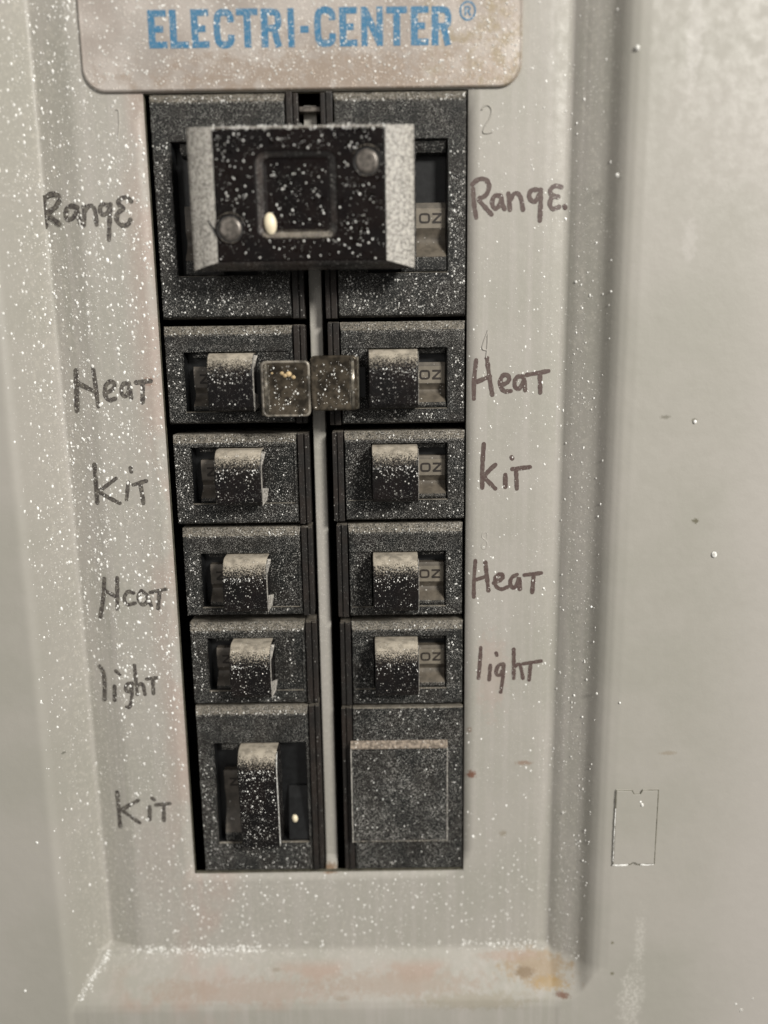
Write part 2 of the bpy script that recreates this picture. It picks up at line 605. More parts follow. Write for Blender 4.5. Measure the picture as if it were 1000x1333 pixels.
# raw cut edges of the windows (thin liner just inside the cut)
bm = bmesh.new()
for (a, b) in ((WIN_L[0], WIN_R[1]),):
    z0, z1 = WIN_Z
    e = .12
    loops(bm, [(a+e, b-e, z0+e, z1-e, -.18), (a+e, b-e, z0+e, z1-e, -1.5)], False)
build("window_cut_edge", bm, M['hole'], cover)
bm = bmesh.new()
prism(bm, [(-107, -9), (-107, -2.4), (-106, -1.2), (-104.8, -3.2), (-103, -4), (101, -4), (101, -9)], -18.45, -15.1)
build("divider_bar", bm, M['cover'], cover, bevel=.35, seg=3)

# ---------------------------------------------------------------- embossed marks, knockout, pen words


def strokes(name, items, wd, h, mat, parent, jit=.16, label=None, it=2, seed=1):
    bm = bmesh.new()
    for k, (pts) in enumerate(items):
        q = [P(px, py, h) for px, py in pts]
        if len(q) > 2:
            q = smoothline(q, it)
        ribbon(bm, q, wd, h+.006*k, jit=jit, seed=seed+k)
    if name == "handwritten_word":               # the pen follows the pressed sheet down into its folds
        for v in bm.verts:
            d = min(0.0, sheet_h(v.co.x, v.co.z))
            v.co.y -= d
            v.co.x *= 1-d/209.0
    o = build(name, bm, mat, parent)
    if label:
        o['label'] = label
    return o


def embossed(items, depth=.28, wd=.42):
    """raised round-backed line of a stamped figure"""
    bm = bmesh.new()
    for pts in items:
        q = smoothline([P(px, py, 0) for px, py in pts], 2) if len(pts) > 2 else [P(px, py, 0) for px, py in pts]
        n = len(q)
        cols = []
        for i, p in enumerate(q):
            a, b = q[max(0, i-1)], q[min(n-1, i+1)]
            dx, dz = b[0]-a[0], b[1]-a[1]
            L = math.hypot(dx, dz) or 1
            nx, nz = -dz/L, dx/L
            cols.append([V(bm, p[0]+nx*wd*s, p[1]+nz*wd*s, hh) for s, hh in ((-.6, -.02), (-.3, depth*.8), (0, depth), (.3, depth*.8), (.6, -.02))])
        for i in range(n-1):
            for k in range(4):
                bm.faces.new((cols[i][k], cols[i][k+1], cols[i+1][k+1], cols[i+1][k]))
    return build("embossed_number", bm, M['cover'], cover, smooth=True)


embossed([[(151, 143), (155, 142), (156, 160), (154, 181)]])
embossed([[(627, 143), (631, 137), (637, 137), (641, 144), (638, 154), (631, 165), (628, 173), (634, 174), (641, 172)]])
embossed([[(635, 430), (635, 446), (633, 466)], [(635, 431), (630, 444), (627, 455), (634, 456)]])
embossed([[(635, 692), (628, 694), (627, 700), (634, 704), (635, 712), (629, 716), (626, 710), (633, 703), (635, 697), (633, 692)]], .1)
embossed([[(184, 702), (190, 702), (186, 720)], [(199, 702), (195, 703), (194, 709), (199, 711), (199, 718), (194, 720)]], .07)
embossed([[(170+9*math.cos(t*math.pi/6), 670+9*math.sin(t*math.pi/6)) for t in range(13)]], .07, .3)

WHT = .05
WF, WB = M['inkf'], M['inkb']
pw = 1.12
strokes("handwritten_word", [[(57, 254), (57, 272), (60, 292)], [(57, 256), (64, 250), (74, 250), (78, 257), (74, 266), (66, 272), (59, 275), (68, 282), (77, 290)],
        [(101, 270), (91, 266), (85, 274), (87, 285), (96, 284), (101, 272), (102, 281), (105, 290)], [(109, 268), (110, 280), (109, 293)], [(110, 276), (117, 266), (124, 271), (126, 292)],
        [(143, 269), (134, 264), (129, 273), (134, 281), (142, 276), (144, 266)], [(144, 266), (143, 285), (142, 312)],
        [(171, 262), (165, 256), (155, 259), (154, 267), (163, 271), (154, 276), (151, 286), (158, 294), (167, 293), (170, 286)]], pw*1.0, .05, WF, cover, label="the word Range in faded speckled marker", seed=3)
strokes("handwritten_word", [[(616, 246), (617, 265), (620, 283)], [(615, 240), (621, 234), (630, 232), (638, 239), (635, 252), (629, 257), (622, 259), (631, 269), (640, 279)],
        [(652, 255), (643, 254), (640, 266), (645, 273), (652, 266), (653, 255), (654, 265), (657, 272)], [(662, 252), (663, 262), (664, 273)], [(664, 261), (670, 250), (678, 254), (681, 273)],
        [(700, 247), (691, 247), (688, 257), (696, 265), (703, 252)], [(704, 247), (704, 265), (703, 287)],
        [(731, 243), (722, 241), (715, 248), (719, 255), (727, 256)], [(719, 256), (715, 265), (719, 273), (728, 269)], [(735, 268), (736, 270)]], pw, .05, WB, cover, label="the word Range in brown marker", seed=9)
strokes("handwritten_word", [[(99, 482), (100, 508), (100.5, 535)], [(121.5, 481), (125, 505), (128, 529)], [(100, 498), (112, 504), (126, 511)],
        [(137, 512), (148, 507), (150, 499), (144, 496), (138, 500), (136, 512), (141, 522), (150, 519)], [(168, 499), (160, 499), (157, 510), (163, 518), (168, 509), (169, 500), (171, 518)],
        [(177, 498), (196.5, 496)], [(186, 498), (186, 524)]], pw*1.0, .05, WF, cover, label="the word Heat in speckled marker", seed=15)
strokes("handwritten_word", [[(620, 469), (617, 495), (617, 519)], [(634, 466), (637, 490), (641, 514)], [(621, 497), (638, 490)],
        [(652, 502), (663, 497), (663, 489), (655, 487), (650, 498), (655, 510), (665, 509)], [(681, 490), (672, 490), (669, 502), (675, 508), (682, 498), (682, 490), (684, 508)],
        [(686, 488), (714, 483)], [(703, 485), (703.5, 511)]], pw, .05, WB, cover, label="the word Heat in brown marker beside the upper pair", seed=21)
strokes("handwritten_word", [[(123, 605), (125, 630), (127, 655)], [(151, 623), (139, 632), (128, 641)], [(130, 641), (142, 648), (156, 655)], [(170, 609), (171, 614)],
        [(167, 628), (165, 650)], [(174, 631), (190.5, 626)], [(183, 630), (187, 655)]], pw*.95, .05, WF, cover, label="the word Kit in speckled marker with slanting strokes", seed=27)
strokes("handwritten_word", [[(630, 578), (628, 606), (628, 635)], [(645, 605), (636, 613), (630, 621), (637, 628), (645, 636)], [(666, 595), (667, 597)],
        [(658, 618), (658, 634)], [(667, 610.6), (690, 608)], [(672, 611), (673, 636)]], pw, .05, WB, cover, label="the word kit in dark brown marker", seed=33)
strokes("handwritten_word", [[(136, 754), (135, 780), (131, 805)], [(152.7, 752), (153, 793)], [(136, 769), (152, 777)], [(174, 772), (166, 769), (161, 779), (165, 788), (176, 785)],
        [(184, 769), (179, 778), (185, 789), (193, 783), (192, 774), (184, 769)], [(192, 776), (197, 788)], [(196, 771), (216, 767)], [(208, 769), (206, 792)]], pw*.95, .05, WF, cover, label="the word Heat in dark marker, lower left", seed=39)
strokes("handwritten_word", [[(619, 730), (617, 755), (617, 777)], [(632, 732), (636, 769)], [(619, 755), (634, 750)], [(643, 759), (656, 753), (653, 746), (645, 750), (644, 762), (652, 768), (661, 764)],
        [(673, 748), (665, 752), (664, 763), (671, 766), (675, 755), (676, 750), (677, 767)], [(683, 748.5), (704.5, 746)], [(695, 748), (693, 771)]], pw, .05, WB, cover, label="the word Heat in brown marker, lower right", seed=45)
strokes("handwritten_word", [[(130, 870), (135, 876), (137, 892), (136.5, 914)], [(151, 874), (156, 878)], [(149.5, 894), (149.5, 913)], [(172, 889), (165, 890), (163, 898), (169, 902), (173, 890)],
        [(172, 890), (172, 908), (169, 922), (165, 920)], [(175, 866), (177, 885), (179, 904)], [(179, 893), (186, 888), (189, 904)], [(191, 884), (206, 882)], [(199, 884), (200, 903)]], pw*.88, .05, WF, cover, label="the word light in thin grey marker", seed=51)
strokes("handwritten_word", [[(626, 843), (625, 862), (623, 883)], [(646, 850), (647, 853)], [(638.5, 866), (637, 885)], [(655, 864), (648, 866), (645, 878), (652, 880), (656, 866)], [(656, 865), (655, 882), (652, 901)],
        [(669, 845), (669, 883)], [(670, 868), (677, 862), (681, 883)], [(681, 864), (704.5, 860.6)], [(691, 863), (689, 885)]], pw*.9, .05, WB, cover, label="the word light in brown marker", seed=57)
strokes("handwritten_word", [[(153, 1034), (155, 1056), (157, 1079)], [(180, 1042), (169, 1048), (159, 1056)], [(160, 1057), (170, 1063), (182, 1071)], [(198, 1039), (201, 1041)],
        [(195, 1050), (195, 1067)], [(203, 1048), (221, 1046)], [(213.5, 1048), (213.5, 1068)]], pw*1.0, .05, WF, cover, label="the word Kit in grey marker at the bottom", seed=63)

# knockout tab on the outer flange
xa, za = P(800, 1029, 9.2)
xb, zb = P(851, 1124, 9.2)
xa2, _ = P(797, 1124, 9.2)
bm = bmesh.new()
ow = .42
def tabpts(g):
    x0, x1, z0, z1 = xa2+.3+g, xb-g, zb+g, za-g
    mx = (x0+x1)/2
    return [(x0, z1), (mx-1.5, z1), (mx-.9, z1-1.1), (mx+.9, z1-1.1), (mx+1.5, z1), (x1, z1), (x1, z0), (mx+1, z0), (mx+.4, z0+.5), (mx-.4, z0+.5), (mx-1, z0), (x0, z0)]
HT = 9.32
rings(bm, [(tabpts(-.25), HT-.25), (tabpts(-.05), HT+.02), (tabpts(.12), HT+.10), (tabpts(.3), HT+.12)], True)
build("knockout_tab", bm, M['cover'], cover)
bm = bmesh.new()
tp = tabpts(-.12)
rr = random.Random(4)
tpc = tp+[tp[0]]
for a, b in zip(tpc[:-1], tpc[1:]):
    m = max(1, int(math.hypot(b[0]-a[0], b[1]-a[1])/1.2))
    for k in range(m):
        if rr.random() < .97:
            t0, t1 = k/m, (k+1)/m
            ribbon(bm, [(a[0]+(b[0]-a[0])*t0, a[1]+(b[1]-a[1])*t0), (a[0]+(b[0]-a[0])*t1, a[1]+(b[1]-a[1])*t1)], rr.uniform(.14, .24), HT+.13, cap=False)
build("knockout_slit", bm, M['hole'], cover)
bm = bmesh.new()
x0_, x1_, z0_ = xa2+.3, xb, zb
ribbon(bm, [(x0_-.1, z0_-.15), (x0_+1.5, z0_-.25), (x0_+3.9, z0_-.12)], .42, HT+.17, jit=.5, seed=5)
ribbon(bm, [(x1_-3.6, z0_-.1), (x1_-1.8, z0_-.25), (x1_-.2, z0_-.1)], .36, HT+.17, jit=.5, seed=6)
ribbon(bm, [(x0_-.15, z0_+1), (x0_-.2, z0_+8), (x0_-.1, z0_+17)], .16, HT+.17, jit=.5, seed=7)
build("paint_and_highlight_edge", bm, M['speck'], cover)  # white paint drips at the foot, painted highlight up the left edge

# white paint drops thrown on the sheet
bm = bmesh.new()
rr = random.Random(11)
cnt = 0
while cnt < 6600:
    x = rr.uniform(-92, 56)
    z = rr.uniform(-133, 124)
    if WIN_L[0]-.5 < x < WIN_R[1]+.5 and z > WIN_Z[0]-.5:
        continue
    if x < -56:
        p = .85 if z > -60 else .40
        if x < -84 and z < 60:
            p = .75*max(.15, min(1, (z+150)/200))
        if -83 < x < -74 and z < -30:
            p *= .3
    elif x > 21:
        p = .17 if x < 45 else .26
        if z < -90:
            p += .2
    else:
        p = .42
    cl = .5+.5*math.sin(x*.35+2*math.sin(z*.11))*math.sin(z*.23+1.3*math.sin(x*.2))
    if rr.random() > p*(.35+.9*cl):
        continue
    r = .075+.29*rr.random()**3.2
    if x > 21:
        r *= .8
    if rr.random() < .02:
        r *= 1.4
    el = rr.uniform(1, 1.7)
    if x < -56:
        r *= 1.18
    dome(bm, x, z, sheet_h(x, z), r, r*el, rr.uniform(-.5, .5), .45, 6)
    cnt += 1
for (px, py, h, r) in ((830, 62, 9.1, .55), (804, 228, 8.9, .45), (708, 766, 0, .32), (930, 722, 9.3, .75), (905, 549, 9.3, .45), (657, 1090, 0, .2), (616, 1089, 0, .45),
                       (836, 1048, 9.5, .5), (834, 1044, 9.5, .3), (48, 1097, 9.3, .42), (33, 1290, 9.3, .4), (807, 915, 9.2, .32), (965, 1315, 9.3, .5), (958, 1307, 9.3, .3), (980, 1300, 9.3, .25),
                       (770, 790, 7, .3), (697, 1120, 0, .3), (777, 903, 7.5, .35)):
    x, z = P(px, py, h)
    dome(bm, x, z, max(h, sheet_h(x, z)) if h < 9.4 else h, r, r*1.15, .2, .5, 8)
# ridge of crumbs where the lower slope meets the face, and along the left corner
for k in range(620):
    u = rr.random()
    if u < .55:
        x = rr.uniform(-74, -38)+rr.gauss(0, 2)
        z = -131.2+rr.gauss(0, .7)
    elif u < .75:
        x = rr.uniform(20, 44)
        z = -130.6+rr.gauss(0, .8)
    else:
        t = rr.random()
        x = -83.6-6.8*t+rr.gauss(0, .5)+.6
        z = -131.8-9.6*t+rr.gauss(0, .5)+.5
    r = .10+.25*rr.random()**2
    dome(bm, x, z, sheet_h(x, z), r, r*rr.uniform(1, 1.4), rr.uniform(0, 3), .7, 6)
build("paint_specks", bm, M['speck'], cover, smooth=True, kind='stuff')

# ---------------------------------------------------------------- nameplate
np_ = thing("nameplate", "silver pink nameplate with worn blue ELECTRI-CENTER print above the breakers", "nameplate")
bm = bmesh.new()
px0, px1, pz0, pz1 = -70.0, 34.2, 103.2, 158.0
rings(bm, [(rrect(px0, px1, pz0, pz1, 5.2, 8), .02), (rrect(px0, px1, pz0, pz1, 5.2, 8), .75), (rrect(px0+.3, px1-.3, pz0+.3, pz1-.3, 5.0, 8), 1.0),
           (rrect(px0+.7, px1-.7, pz0+.7, pz1-.7, 4.7, 8), .92)], True, True)
build("metal_plate", bm, M['plate'], np_)
LH = .96
bm = bmesh.new()


def gl(ch, xl, xr, yt, yb):
    x0, _ = P(xl, (yt+yb)/2, LH)
    x1, _ = P(xr, (yt+yb)/2, LH)
    _, z1 = P((xl+xr)/2, yt, LH)
    _, z0 = P((xl+xr)/2, yb, LH)
    sw = 1.62 if x1-x0 > 3.5 else 1.5
    hw = 1.45
    a, b, c, d = x0+sw/2, x1-sw/2, z0+hw/2, z1-hw/2
    m = (z0+z1)/2

    def r(p, w_=sw, k=[0]):
        k[0] += 1
        ribbon(bm, p, w_, LH+.004*(k[0] % 5), cap=False)
    if ch in 'EL':
        r([(a, z0), (a, z1)])
        r([(x0, c), (x1, c)], hw)
        if ch == 'E':
            r([(x0, d), (x1, d)], hw)
            r([(x0, m), (x1-.8, m)], hw)
    elif ch == 'C':
        q = [(b+.1, z1-2.9), (b, d-.6), (b-.9, d), (a+.9, d), (a, d-1), (a, c+1), (a+.9, c), (b-.9, c), (b, c+.6), (b+.1, z0+2.9)]
        r(smoothline(q, 1), sw*.95)
    elif ch == 'T':
        r([(x0, d), (x1, d)], hw)
        r([((x0+x1)/2, z0), ((x0+x1)/2, z1-.2)])
    elif ch == 'I':
        r([((x0+x1)/2, z0), ((x0+x1)/2, z1)], min(sw, x1-x0))
    elif ch == '-':
        r([(x0, m), (x1, m)], 1.5)
    elif ch == 'N':
        r([(a, z0), (a, z1)], sw*.9)
        r([(b, z0), (b, z1)], sw*.9)
        r([(a, z1-.6), (b, z0+.6)], sw)
    elif ch == 'R':
        r([(a, z0), (a, z1)])
        r(smoothline([(a, d), (b-.6, d), (b, d-.8), (b, m+.6), (b-.6, m-.1), (a, m-.1)], 1), hw)
        r([(b-1.1, m), (b, z0)], sw*.95)


row = [('E', 193, 217, 13, 63), ('L', 221, 245, 12.5, 63), ('E', 249, 272, 12, 62.5), ('C', 278, 305, 11.5, 63), ('T', 308, 336, 11, 62), ('R', 340, 367, 11, 61.5), ('I', 374, 384, 10.5, 61.5),
       ('-', 391, 402, 10, 66), ('C', 409, 437, 8.5, 61), ('E', 442, 465, 9, 60.5), ('N', 470, 499, 8.5, 60), ('T', 503, 530, 8.5, 59.5), ('E', 535, 558, 8, 59), ('R', 562, 588, 8, 59)]
for a in row:
    gl(*a)
rcx, rcz = P(609, 14, LH)
ribbon(bm, [(rcx+1.75*math.cos(t*math.pi/10), rcz+1.95*math.sin(t*math.pi/10)) for t in range(21)], .42, LH+.03, cap=False)
ribbon(bm, [(rcx-.55, rcz-1.0), (rcx-.55, rcz+1.05)], .42, LH+.03, cap=False)
ribbon(bm, [(rcx-.5, rcz+.9), (rcx+.4, rcz+.85), (rcx+.55, rcz+.4), (rcx+.3, rcz+.05), (rcx-.5, rcz)], .38, LH+.034, cap=False)
ribbon(bm, [(rcx, rcz), (rcx+.7, rcz-1.05)], .42, LH+.038, cap=False)
build("lettering", bm, M['blue'], np_)
bm = bmesh.new()
for k in range(1500):
    x, z = rr.uniform(px0+1.5, px1-1.5), rr.uniform(pz0+1, 130)
    r = .09+.2*rr.random()**2.4
    dome(bm, x, z, .95, r, r*rr.uniform(1, 1.4), rr.uniform(0, 3), .5, 6)
build("paint_specks", bm, M['speck'], np_, smooth=True, kind='stuff')

# ---------------------------------------------------------------- circuit breakers
FACE = 0.9


def face_specks(rects, n, seed, rs=1.0):
    bm = bmesh.new()
    r_ = random.Random(seed)
    tot = sum((x1-x0)*(z1-z0) for x0, x1, z0, z1, h, k in rects)
    for (x0, x1, z0, z1, h, k) in rects:
        m = int(1.5*n*(x1-x0)*(z1-z0)/tot*k)
        for _ in range(m):
            r = (.055+.18*r_.random()**3.6)*rs
            sx, sz = r_.uniform(x0, x1), r_.uniform(z0, z1)
            if r_.random() > .62+.38*math.sin(sx*.9+1.7*math.sin(sz*.5)+seed)*math.sin(sz*.8+1.3*math.sin(sx*.7)):
                continue
            dome(bm, sx, sz, h, r, r*r_.uniform(1, 1.6), r_.uniform(-.6, .6), .5, 5)
    return bm


def breaker(side, xo, xi, z0, z1, wt, wb, label, kind='small', seed=0, text=True, hx=None, hh=8.0, tone=1):
    """side -1: left column (outer edge is the left one); xo outer edge, xi inner edge of the face, wt/wb well top/bottom"""
    t = thing("circuit_breaker", label, "circuit breaker", "circuit breakers in two columns")
    rr = random.Random(100+seed)

    def U(u):                                    # distance from the outer edge -> x
        return xo - side*u if side > 0 else xo+u
    def X(u0, u1):
        a, b = U(u0), U(u1)
        return (min(a, b), max(a, b))
    uw = abs(xi-xo)
    uf = uw-3.1                                  # face ends, rail begins
    xa, xb = X(0, uf)
    # ---- body with its well
    bm = bmesh.new()
    te = 2.6 if kind != 'blank' else .6
    R = [(xa, xb, z0, z1, -26), (xa, xb, z0, z1, -.5), (xa+.25, xb-.25, z0+.45, z1-te*.8, FACE-.15), (xa+.5, xb-.5, z0+.8, z1-te, FACE)]
    if kind == 'blank':
        R = [(xa, xb, z0, z1, -26), (xa, xb, z0, z1, .35), (xa+.3, xb-.3, z0+.3, z1-.3, .6)]
        loops(bm, R, True)
    else:
        deep = X(4.6, 24.4 if side > 0 or kind == 'tied' else 23.2+(xo+55)*-.25) if kind != 'wide' else X(4.6, uf-.8)
        lo = X(4.55, uf-.8)
        f2 = FACE-.35
        R += [(lo[0]-.1, lo[1]+.1, wb-.1, wt+.1, FACE), (lo[0], lo[1], wb, wt, FACE-.2), (lo[0]+.02, lo[1]-.02, wb+.02, wt-.02, f2),
              (deep[0]+.04, deep[1]-.04, wb+.04, wt-.04, f2-.01), (deep[0]+.2, deep[1]-.2, wb+.2, wt-.15, -4.0)]
        loops(bm, R, True)
        bw = bmesh.new()
        loops(bw, [(deep[0]+.09, deep[1]-.09, wb+.09, wt-.09, f2-.25), (deep[0]+.3, deep[1]-.3, wb+.3, wt-.25, -3.7)], True)
        build("well_lining", bw, M['well'], t)
    build("body", bm, M['body'], t, bevel=.12, seg=2, angle=25)
    # ---- inner rail: two stepped ribs running the full height
    ra, rb = X(uf+.25, uw)
    bm = bmesh.new()
    a0, a1 = X(uf+.25, uf+1.7)
    b0, b1 = X(uf+2.0, uw)
    g0, g1 = X(uf+.2, uw-.1)
    box(bm, g0, g1, z0-.25, z1+.1, -26, -.4)
    box(bm, a0, a1, z0-.2, z1, -1.0, .45)
    box(bm, b0, b1, z0-.2, z1-.2, -1.0, .15)
    build("side_rail", bm, M['rail'], t, bevel=.15)
    if kind == 'blank':
        # raised blank pad, its upper edge dusted tan
        bm = bmesh.new()
        p0, p1 = P(456, 966, 1.2)[0], P(583, 966, 1.2)[0]
        q1, q0 = wt, wb
        loops(bm, [(p0, p1, q0, q1, .5), (p0+.1, p1-.1, q0+.9, q1-1.3, 2.3), (p0+.35, p1-.35, q0+1.3, q1-1.7, 2.1)], True)
        build("blank_pad", bm, M['body'], t, bevel=.08)
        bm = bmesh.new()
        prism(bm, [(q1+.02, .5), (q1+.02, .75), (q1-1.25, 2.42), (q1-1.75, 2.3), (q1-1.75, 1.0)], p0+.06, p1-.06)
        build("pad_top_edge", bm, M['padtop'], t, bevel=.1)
        for xx in (p0+.05, p1-.33):
            bm = bmesh.new()
            box(bm, xx, xx+.28, q0+.9, q1-1.2, .6, 2.38)
            build("pad_rim", bm, M['tiebev'], t, bevel=.08)
        bm = face_specks([(xa+.5, xb-.5, z0+1, z1-.5, .62, 1), (p0+1, p1-1, q0+1.5, q1-2.2, 2.1, 1.4)], 620, seed)
        build("paint_specks", bm, M['speck'], t, smooth=True, kind='stuff')
        return t
    H = wt-wb
    # ---- drum behind the handle with its ON mark
    ua = 4.9 if side > 0 else 6.6
    da, db = X(ua, 12.4) if kind != 'tied' else X(ua, 16)
    fr = {'small': (.24, .30, .60, .74, .90), 'tied': (.46, .50, .66, .78, .88), 'wide': (.31, .34, .50, .72, .90)}[kind]
    zf = [wt-H*f for f in fr]
    bm = bmesh.new()
    prism(bm, [(wt-.2, -4), (wt-.2, -.1), (wt-.09*H, -.9), (wt-.10*H, -4)], da, db)
    build("well_ledge", bm, M['body'], t, bevel=.1)
    bm = bmesh.new()
    prism(bm, [(wb+.25, -4), (zf[4]+.1, -4), (zf[4], .35), (wb+.8, .55), (wb+.25, .4)], da, db)
    build("well_ledge", bm, M['body'], t, bevel=.1)
    bm = bmesh.new()
    prof = [(zf[0], -4), (zf[0], -1.7), (zf[1], -1.35), (zf[2], -1.5)]
    for k in range(1, 7):
        f = k/6
        prof.append((zf[2]+(zf[4]-zf[2])*f, -1.5-1.3*math.sin(min(1, f*1.25)*3.14159)+1.95*f**2.4))
    prof.append((zf[4], -4))
    prism(bm, prof, da, db)
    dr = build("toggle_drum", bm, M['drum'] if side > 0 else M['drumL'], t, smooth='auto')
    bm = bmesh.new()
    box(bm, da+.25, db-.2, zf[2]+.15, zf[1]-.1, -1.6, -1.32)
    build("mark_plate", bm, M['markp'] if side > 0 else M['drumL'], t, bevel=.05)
    # O and Z-like sideways N
    bm = bmesh.new()
    tz0, tz1 = zf[2]+.3, zf[1]-.25
    hh2 = (tz1-tz0)
    mid = (tz0+tz1)/2
    th = min(1.95, hh2*.66)
    a, b = mid-th/2, mid+th/2
    xm0, xm1 = X(5.6, 11.6) if side > 0 else X(8.2, 14)
    wl = 2.25
    if side > 0:
        oL, zL = xm0+.35, xm0+3.4
    else:
        oL, zL = xm0+3.4, xm0-.1
    hq = -1.28
    ribbon(bm, rrect(oL, oL+wl, a, b, .55, 3)+[rrect(oL, oL+wl, a, b, .55, 3)[0]], .52, hq, cap=False)
    ribbon(bm, [(zL, b), (zL+wl, b)], .52, hq, cap=False)
    ribbon(bm, [(zL+wl-.1, b), (zL+.1, a)], .52, hq+.01, cap=False)
    ribbon(bm, [(zL, a), (zL+wl, a)], .52, hq+.02, cap=False)
    build("on_mark", bm, M['mark'], t)
    if kind == 'wide':
        ea, eb = X(24.6, uf-1.0)
        bm = bmesh.new()
        prism(bm, [(wt-H*.5, -4), (wt-H*.5, -3.2), (wt-H*.6, -2.2), (wt-H*.8, -1.0), (wb+.4, .2), (wb+.3, -4)], ea, eb)
        build("toggle_drum", bm, M['well'], t, bevel=.1)
        bm = bmesh.new()
        x, z = P(384, 1067, -.6)
        dome(bm, x, z, -1.2, .95, 1.25, .15, .8, 12)
        build("paint_drop", bm, M['specky'], t, smooth=True)
    # ---- handle
    if kind != 'tied':
        hx0, hx1 = hx
        bm = bmesh.new()
        tp = wt-.3
        sl = 3.2 if kind == 'small' else 3.4
        arc = [(tp-6.2*(1-math.cos(k/7*math.pi/2)), 3.6+(hh-3.6)*math.sin(k/7*math.pi/2)) for k in range(8)]
        base = [(tp, -3.5)]+arc+[(tp-H*.7, hh-.15), (wb+1.6, hh-.35), (wb+.75, hh-1.0), (wb+.35, hh-2.2), (wb+.3, 1.0), (wb+.3, -3.5)]
        if kind == 'wide':
            base = [(tp, -3.5)]+arc+[(tp-H*.5, hh-.7), (wb+2.6, hh-1.4), (wb+1.0, hh-2.2), (wb+.5, hh-3.4), (wb+.4, 1.0), (wb+.4, -3.5)]
        # waisted sides: narrower at half depth
        cols = []
        secs = [(hx0, 0), (hx0+.25, 1), (hx1-.25, 1), (hx1, 0)]
        for (xx, inn) in secs:
            cols.append([V(bm, xx, z-(.0 if inn else 0), h+(0 if inn else (-.25 if h > 4 else 0))) for z, h in base])
        n = len(base)
        for c in range(3):
            for k in range(n):
                bm.faces.new((cols[c][k], cols[c][(k+1) % n], cols[c+1][(k+1) % n], cols[c+1][k]))
        bm.faces.new(cols[0])
        bm.faces.new(list(reversed(cols[-1])))
        hd = build("handle", bm, M['handle'], t, bevel=.30, seg=3, angle=40, smooth='auto')
        # thin pale strip painting the light caught on the right edge
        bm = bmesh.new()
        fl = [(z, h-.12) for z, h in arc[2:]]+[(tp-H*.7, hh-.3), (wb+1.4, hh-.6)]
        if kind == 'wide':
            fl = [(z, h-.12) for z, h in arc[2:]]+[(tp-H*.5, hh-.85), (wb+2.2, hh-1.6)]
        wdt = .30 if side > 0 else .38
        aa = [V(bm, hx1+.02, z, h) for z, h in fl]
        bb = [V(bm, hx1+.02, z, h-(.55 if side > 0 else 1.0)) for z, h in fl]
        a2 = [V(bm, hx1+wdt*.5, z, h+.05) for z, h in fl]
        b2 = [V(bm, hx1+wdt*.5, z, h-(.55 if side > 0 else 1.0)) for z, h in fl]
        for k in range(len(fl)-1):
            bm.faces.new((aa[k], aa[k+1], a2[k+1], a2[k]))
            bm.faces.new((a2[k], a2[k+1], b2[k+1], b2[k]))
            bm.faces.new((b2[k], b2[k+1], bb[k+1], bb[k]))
        build("lit_edge_strip", bm, M['speck'] if kind == 'wide' else M['tiebev'], hd)
        if side < 0 and kind == 'small':
            # flared corners: the side is waisted and kicks out at its foot and at its head
            for tri in ([(hx1-.05, wb+.3, hh-1.3), (hx1-.05, wb+5.0, hh-.6), (hx1+1.25, wb+4.3, hh-4.2), (hx1+.9, wb+1.6, hh-3.6)],
                        [(hx1-.05, tp-sl-.9, hh-.3), (hx1-.05, tp-.5, 4.4), (hx1+.85, tp-.7, 3.6), (hx1+.35, tp-sl-.2, hh-2.0)]):
                bm = bmesh.new()
                a = [V(bm, *p) for p in tri]
                b = [V(bm, p[0]-.1, p[1], p[2]-.5) for p in tri]
                for k in range(4):
                    bm.faces.new((a[k], a[(k+1) % 4], b[(k+1) % 4], b[k]))
                bm.faces.new(a)
                bm.faces.new(list(reversed(b)))
                build("flared_corner", bm, M['tiebev'], hd)
        sp = face_specks([(hx0+.5, hx1-.5, wb+2, tp-sl-.9, hh-.33, 1.0), (hx0+.3, hx1-.3, tp-7.5, tp-4.6, hh-.08, 3.0), (hx0+.3, hx1-.3, tp-4.8, tp-3.4, hh-.55, 1.5)], 170 if kind == 'small' else 330, seed+50, .95)
        build("paint_specks", sp, M['speck'], hd, smooth=True, kind='stuff')
    else:
        ha, hb = X(12.6, 24.2)
        bm = bmesh.new()
        prism(bm, [(wt-2, -3.5), (wt-2, 7), (wb+3, 7), (wb+3, -3.5)], ha, hb)
        build("handle", bm, M['handle'], t, bevel=.3)
    # ---- specks on the face
    wx0, wx1 = X(4.4, uf-.4)
    ow0, ow1 = X(.4, 4.2)
    iw0, iw1 = X(24.8, uf-.9)
    rects = [(xa+.5, xb-.5, wt+.4, z1-1.0, FACE-.1, 1.0), (xa+.5, xb-.5, z0+.9, wb-.4, FACE, .8), (ow0, ow1, wb, wt, FACE, 1.0)]
    if kind == 'small':
        rects.append((iw0, iw1, wb+.5, wt-.5, FACE-.36, .35))
    area_ = sum((r[1]-r[0])*(r[3]-r[2]) for r in rects if r[3] > r[2])
    rects = [r for r in rects if r[3] > r[2]]
    dn = 1.7 if side < 0 else 1.3
    if kind == 'tied':
        dn = 2.2
    bm = face_specks(rects, int(area_*dn), seed)
    build("paint_specks", bm, M['speck'], t, smooth=True, kind='stuff')
    return t


